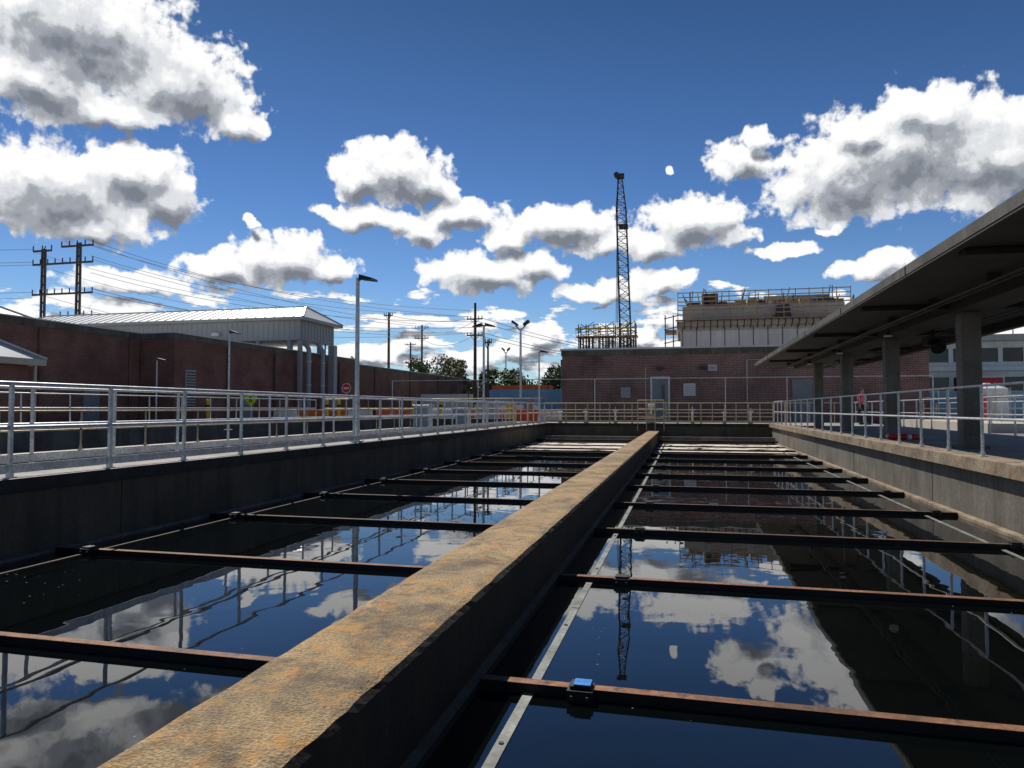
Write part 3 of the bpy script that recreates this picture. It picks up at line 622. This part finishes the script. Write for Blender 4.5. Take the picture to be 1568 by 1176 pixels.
# ------------------------------------------------------------------ person
def person(x,y,z0,yaw=0):
    e=empty('person',(x,y,z0)); e.rotation_euler=(0,0,yaw)
    def skin(name,verts,edges,rad,mat):
        me=bpy.data.meshes.new(name); me.from_pydata(verts,edges,[]); o=bpy.data.objects.new(name,me); scene.collection.objects.link(o); o.parent=e
        md=o.modifiers.new('s','SKIN'); 
        for i,r in enumerate(rad): me.skin_vertices[0].data[i].radius=r if isinstance(r,tuple) else (r,r)
        me.skin_vertices[0].data[0].use_root=True
        sd=o.modifiers.new('d','SUBSURF'); sd.levels=2; sd.render_levels=2; me.materials.append(mat); md.use_smooth_shade=True
    skin('trousers',[(0,0,.92),(-.09,0,.86),(-.1,.12,.5),(-.11,.0,.1),(.09,0,.86),(.1,-.14,.5),(.1,-.22,.1),(0,0,1.0)],[(0,1),(1,2),(2,3),(0,4),(4,5),(5,6),(0,7)],[(.15,.11),.09,.065,.05,.09,.065,.05,(.15,.1)],M_pants)
    skin('shirt',[(0,0,1.0),(0,0,1.2),(0,-.01,1.4),(-.17,0,1.4),(-.22,.02,1.15),(.17,0,1.4),(.22,-.03,1.15)],[(0,1),(1,2),(2,3),(3,4),(2,5),(5,6)],[(.15,.1),(.15,.105),(.12,.09),.06,.045,.06,.045],M_pink)
    skin('forearm_l',[(-.22,.02,1.15),(-.21,-.08,.92),(-.2,-.1,.82)],[(0,1),(1,2)],[.036,.027,.034],M_skin)
    skin('forearm_r',[(.22,-.03,1.15),(.23,-.12,.93),(.22,-.15,.83)],[(0,1),(1,2)],[.036,.027,.034],M_skin)
    skin('head',[(0,-.01,1.45),(0,-.02,1.54),(0,-.03,1.62),(0,-.02,1.70)],[(0,1),(1,2),(2,3)],[.05,(.06,.07),(.075,.09),(.06,.08)],M_skin)
    skin('hair',[(0,.02,1.58),(0,.015,1.68),(0,0,1.74)],[(0,1),(1,2)],[(.07,.07),(.085,.09),(.06,.07)],M_hair)
    for s in (-1,1):
        for f in range(5):
            hx=-.2 if s<0 else .22; hy=-.1 if s<0 else -.15; hz=.82 if s<0 else .83
            skin('finger',[(hx,hy-.02+f*.012,hz-.01),(hx,hy-.03+f*.014,hz-.05),(hx-s*.012,hy-.035+f*.014,hz-.085+.006*abs(f-2))],[(0,1),(1,2)],[.009,.009,.007],M_skin)
    for s,yy,zz in ((-1,-.04,.04),(1,-.28,.04)):
        b=MB(); b.box(s*.1-.05,s*.1+.05,yy-.12,yy+.12,zz-.04,zz+.06,M_black); o=b.obj('shoe',bevel=.03,parent=e)
person(8.15,36.5,ZR-.03,.6)

# ------------------------------------------------------------------ trees
def tree(name,x,y,h,r,leaf,n=2600,ls=.22):
    b=MB(); z0=ZG; rnd=random.Random(int(x*13+y*7))
    b.cyl((x,y,z0),(x+.1,y,z0+h*.5),h*.028,M_bark,8,h*.018)
    cl=[]
    for i in range(16):
        a=rnd.uniform(0,6.28); rr=r*rnd.uniform(.2,.85); zz=z0+h*rnd.uniform(.35,.93)
        sh=math.sqrt(max(.1,1-((zz-z0)/h-.6)**2*4)); c=Vector((x+rr*sh*math.cos(a),y+rr*sh*math.sin(a),zz))
        b.cyl((x+.05,y,z0+h*rnd.uniform(.25,.5)),c,h*.010,M_bark,5,h*.004); cl.append((c,r*rnd.uniform(.22,.42)))
    cl.append((Vector((x,y,z0+h*.9)),r*.3))
    for i in range(n):
        c,cr=rnd.choice(cl); d=Vector((rnd.gauss(0,1),rnd.gauss(0,1),rnd.gauss(0,.8))).normalized()*cr*rnd.uniform(.4,1.08)
        p=c+d; u=Vector((rnd.gauss(0,1),rnd.gauss(0,1),rnd.gauss(0,1))).normalized(); v=u.orthogonal().normalized(); s=ls*rnd.uniform(.6,1.3)
        b.face([p-u*s,p+v*s*.6,p+u*s,p-v*s*.6],leaf)
    b.obj(name)
tree('deciduous_tree',-41.0,105,8.6,3.6,M_leaf); tree('deciduous_tree',-37.5,108,9.4,3.6,M_leaf2,1900); tree('deciduous_tree',-34.2,104,8.4,2.8,M_leaf2,1800)
tree('deciduous_tree',-49.5,100,9,2.6,M_leaf); tree('deciduous_tree',-22,92,6.0,3.2,M_leaf,2200); tree('deciduous_tree',-17.2,95,6.4,3.4,M_leaf); tree('deciduous_tree',-13.2,98,5.6,3,M_leaf2)
tree('deciduous_tree',-27,100,6.5,3.2,M_leaf); tree('deciduous_tree',-10.5,90,5.8,3,M_leaf)
b=MB(); rnd=random.Random(5)
for i in range(14000):
    x=rnd.uniform(-330,260); hh=6+3*mnoise.noise(Vector((x*.03,0,0)))+2.5*mnoise.noise(Vector((x*.13,3,0)))
    y=300+rnd.uniform(-10,10); z=ZG+hh*rnd.random()**.6
    u=Vector((rnd.gauss(0,1),rnd.gauss(0,1),rnd.gauss(0,1))).normalized(); v=u.orthogonal(); s=rnd.uniform(.7,1.6); p=Vector((x,y,z))
    b.face([p-u*s,p+v*s*.7,p+u*s,p-v*s*.7],M_leaf)
b.obj('distant_trees')

# ------------------------------------------------------------------ sky
SUN_AZ=-38.0; SUN_EL=50.0
w=bpy.data.worlds.new('World'); scene.world=w; w.use_nodes=True; nt=w.node_tree; nt.nodes.clear(); N=nt.nodes; L=nt.links
clouds=[(-45.85,24.8,8.3,3.9),(-39.0,22.8,5.0,2.7),(-47.35,21.2,4.4,2.4),(-35.2,20.7,2.7,1.2),(-43.9,20.3,4.4,1.1),
(-46.9,14.5,5.9,3.0),(-41.85,16.2,4.1,2.2),(-40.2,15,2.8,1.8),(-44.7,12.5,5,1.2),(-33.95,14.1,.6,.45),
(-31.7,11.4,4.8,1.8),(-35.85,10.4,3.3,1.0),(-28.3,11.0,2.6,1.2),(-41.85,9,4.2,.9),
(-23.25,18.4,4.6,2.4),(-26.05,17.8,2.2,1.8),(-20.7,17.5,2.5,1.6),
(-25.3,14.9,3.8,.8),(-18.05,15.5,3.4,1.1),(-21.2,14.1,2.4,1.2),(-9.65,14.5,5.2,1.6),(-13.85,13.6,2.4,1.1),(-6,13.1,2.8,1.15),
(-16,11,5.4,1.6),(-11.75,11.3,2.4,1.2),(.6,14.3,4.0,2.0),(-2.4,12.8,2.8,1.3),(4,13.4,1.8,.85),
(15.85,17.6,8.6,3.6),(11.75,16.3,5.4,2.7),(16.7,20.1,3.3,1.5),(20.85,16.2,4.2,3.0),(12.6,19.5,3.0,1.1),
(4.25,18.7,2.3,1.6),(5.4,20,1.3,.8),(-.65,18.5,.35,.3),(7.75,11.9,2.6,.5),(10.65,13.1,.8,.4),(13.65,10.2,3.0,1.0),
(-6,9.3,3.9,.9),(-1.65,10.1,2.4,.9),(28,14,5,3),(-60,17,7,4)]
g=bpy.data.node_groups.new('cloud_field','ShaderNodeTree')
g.interface.new_socket('P',in_out='INPUT',socket_type='NodeSocketVector'); g.interface.new_socket('H',in_out='OUTPUT',socket_type='NodeSocketFloat'); g.interface.new_socket('F',in_out='OUTPUT',socket_type='NodeSocketFloat')
G=g.nodes; GL=g.links; gi=G.new('NodeGroupInput'); go=G.new('NodeGroupOutput')
def gm(op,a,b=None,c=None,NN=None,LL=None):
    NN=NN or G; LL=LL or GL
    n=NN.new('ShaderNodeMath'); n.operation=op
    for i,v in enumerate((a,b,c)):
        if v is None: continue
        if isinstance(v,(int,float)): n.inputs[i].default_value=v
        else: LL.new(v,n.inputs[i])
    return n.outputs[0]
def gv(op,a,b=None,c=None,NN=None,LL=None):
    NN=NN or G; LL=LL or GL
    n=NN.new('ShaderNodeVectorMath'); n.operation=op
    for i,v in enumerate((a,b,c)):
        if v is None: continue
        if isinstance(v,tuple): n.inputs[i].default_value=v
        else: LL.new(v,n.inputs[i])
    return n
P=gi.outputs[0]
nz=G.new('ShaderNodeTexNoise'); nz.noise_dimensions='2D'; nz.inputs['Scale'].default_value=.45; nz.inputs['Detail'].default_value=3; GL.new(P,nz.inputs['Vector'])
wv=gv('SUBTRACT',nz.outputs['Color'],(.5,.5,.5)); wv=gv('MULTIPLY_ADD',wv.outputs[0],(2.8,1.6,0),P).outputs[0]
acc=None
for az,el,ww,hh in clouds:
    v=gv('MULTIPLY_ADD',wv,(1/ww,1/hh,0),(-az/ww,-el/hh,0)); l=gv('LENGTH',v.outputs[0]).outputs['Value']
    acc=l if acc is None else gm('SMOOTH_MIN',acc,l,.28)
field=gm('SUBTRACT',1.04,acc)
vo=G.new('ShaderNodeTexVoronoi'); vo.voronoi_dimensions='2D'; vo.inputs['Scale'].default_value=.5; vo.inputs['Detail'].default_value=3; vo.inputs['Roughness'].default_value=.5; vo.inputs['Lacunarity'].default_value=2.3
GL.new(wv,vo.inputs['Vector'])
vo.normalize=True
puff=gm('SUBTRACT',.4,vo.outputs['Distance'])
nf=G.new('ShaderNodeTexNoise'); nf.noise_dimensions='2D'; nf.inputs['Scale'].default_value=.7; nf.inputs['Detail'].default_value=8; nf.inputs['Roughness'].default_value=.55; GL.new(P,nf.inputs['Vector'])
nn_=gm('SUBTRACT',nf.outputs['Fac'],.5)
H=gm('MULTIPLY_ADD',puff,.85,field); H=gm('MULTIPLY_ADD',nn_,1.0,H)
sc=gv('MULTIPLY',P,(.2,.6,1)).outputs[0]
n5=G.new('ShaderNodeTexNoise'); n5.noise_dimensions='2D'; n5.inputs['Scale'].default_value=1.0; n5.inputs['Detail'].default_value=6; n5.inputs['Roughness'].default_value=.58; GL.new(sc,n5.inputs['Vector'])
sp=G.new('ShaderNodeSeparateXYZ'); GL.new(P,sp.inputs[0])
band=gm('DIVIDE',gm('SUBTRACT',sp.outputs[1],4.6),3.6); band=gm('MULTIPLY',gm('MULTIPLY',band,band),.5)
H2=gm('MULTIPLY',gm('SUBTRACT',n5.outputs['Fac'],.43),4.0); H2=gm('SUBTRACT',H2,band); H2=gm('MULTIPLY_ADD',puff,.5,H2)
H=gm('MAXIMUM',H,H2)
GL.new(H,go.inputs[0]); GL.new(gm('MAXIMUM',field,H2),go.inputs[1])

def wm(op,a,b=None,c=None): return gm(op,a,b,c,N,L)
tc=N.new('ShaderNodeTexCoord'); sp=N.new('ShaderNodeSeparateXYZ'); L.new(tc.outputs['Generated'],sp.inputs[0])
az=wm('MULTIPLY',wm('ARCTAN2',sp.outputs[0],sp.outputs[1]),57.29578); el=wm('MULTIPLY',wm('ARCSINE',sp.outputs[2]),57.29578)
cb=N.new('ShaderNodeCombineXYZ'); L.new(az,cb.inputs[0]); L.new(el,cb.inputs[1])
g1=N.new('ShaderNodeGroup'); g1.node_tree=g; L.new(cb.outputs[0],g1.inputs[0])
sh=gv('ADD',cb.outputs[0],(-.35,1.1,0),None,N,L); g2=N.new('ShaderNodeGroup'); g2.node_tree=g; L.new(sh.outputs[0],g2.inputs[0])
mr=N.new('ShaderNodeMapRange'); mr.interpolation_type='SMOOTHSTEP'; mr.inputs[1].default_value=-.04; mr.inputs[2].default_value=.25; L.new(g1.outputs[0],mr.inputs[0])
alpha=mr.outputs[0]
mh=N.new('ShaderNodeMapRange'); mh.inputs[1].default_value=.3; mh.inputs[2].default_value=3.5; L.new(el,mh.inputs[0]); alpha=wm('MULTIPLY',alpha,mh.outputs[0])
lit=wm('SUBTRACT',g1.outputs[0],g2.outputs[0])
th=N.new('ShaderNodeMapRange'); th.interpolation_type='SMOOTHSTEP'; th.inputs[1].default_value=.05; th.inputs[2].default_value=1.0; L.new(g2.outputs[1],th.inputs[0])
br=wm('MULTIPLY_ADD',lit,.58,.88); br=wm('MULTIPLY_ADD',th.outputs[0],-.62,br)
cr=N.new('ShaderNodeValToRGB'); cr.color_ramp.interpolation='EASE'; e=cr.color_ramp.elements; e[0].position=0; e[0].color=(.20,.22,.26,1); e[1].position=1; e[1].color=(1,1,1,1)
x=e.new(.35); x.color=(.36,.385,.43,1); x=e.new(.7); x.color=(.74,.76,.79,1); L.new(br,cr.inputs['Fac'])
sky=N.new('ShaderNodeTexSky'); sky.sky_type='NISHITA'; sky.sun_disc=False; sky.sun_elevation=R(SUN_EL); sky.sun_rotation=R(SUN_AZ)
sky.air_density=1.0; sky.dust_density=.1; sky.ozone_density=3.0
rr=N.new('ShaderNodeValToRGB'); e=rr.color_ramp.elements; e[0].position=0; e[0].color=(.66,.80,.93,1); e[1].position=.5; e[1].color=(.22,.36,.51,1)
x=e.new(.12); x.color=(.56,.72,.91,1); x=e.new(.28); x.color=(.37,.54,.77,1)
L.new(sp.outputs[2],rr.inputs['Fac'])
mx=N.new('ShaderNodeMix'); mx.data_type='RGBA'; mx.blend_type='MULTIPLY'; mx.inputs[0].default_value=1; L.new(sky.outputs[0],mx.inputs[6]); L.new(rr.outputs[0],mx.inputs[7])
bg1=N.new('ShaderNodeBackground'); bg1.inputs[1].default_value=.10; L.new(mx.outputs[2],bg1.inputs[0])
bg2=N.new('ShaderNodeBackground'); bg2.inputs[1].default_value=1.0; L.new(cr.outputs[0],bg2.inputs[0])
ms=N.new('ShaderNodeMixShader'); L.new(alpha,ms.inputs[0]); L.new(bg1.outputs[0],ms.inputs[1]); L.new(bg2.outputs[0],ms.inputs[2])
out=N.new('ShaderNodeOutputWorld'); L.new(ms.outputs[0],out.inputs[0])

sd=Vector((math.sin(R(SUN_AZ))*math.cos(R(SUN_EL)),math.cos(R(SUN_AZ))*math.cos(R(SUN_EL)),math.sin(R(SUN_EL))))
sl=bpy.data.lights.new('sun','SUN'); sl.energy=5.0; sl.angle=R(.5); sl.color=(1,.95,.87); so=bpy.data.objects.new('sun',sl); so.rotation_euler=sd.to_track_quat('Z','Y').to_euler(); scene.collection.objects.link(so)

cam=bpy.data.cameras.new('camera'); co=bpy.data.objects.new('camera',cam); scene.collection.objects.link(co)
cam.sensor_width=36; cam.lens=36*1087/1568; cam.clip_end=8000; cam.clip_start=.05
co.location=(0,0,0); co.rotation_euler=(R(92.0),0,R(13.65)); scene.camera=co
scene.view_settings.view_transform='Standard'; scene.view_settings.look='None'; scene.view_settings.exposure=0
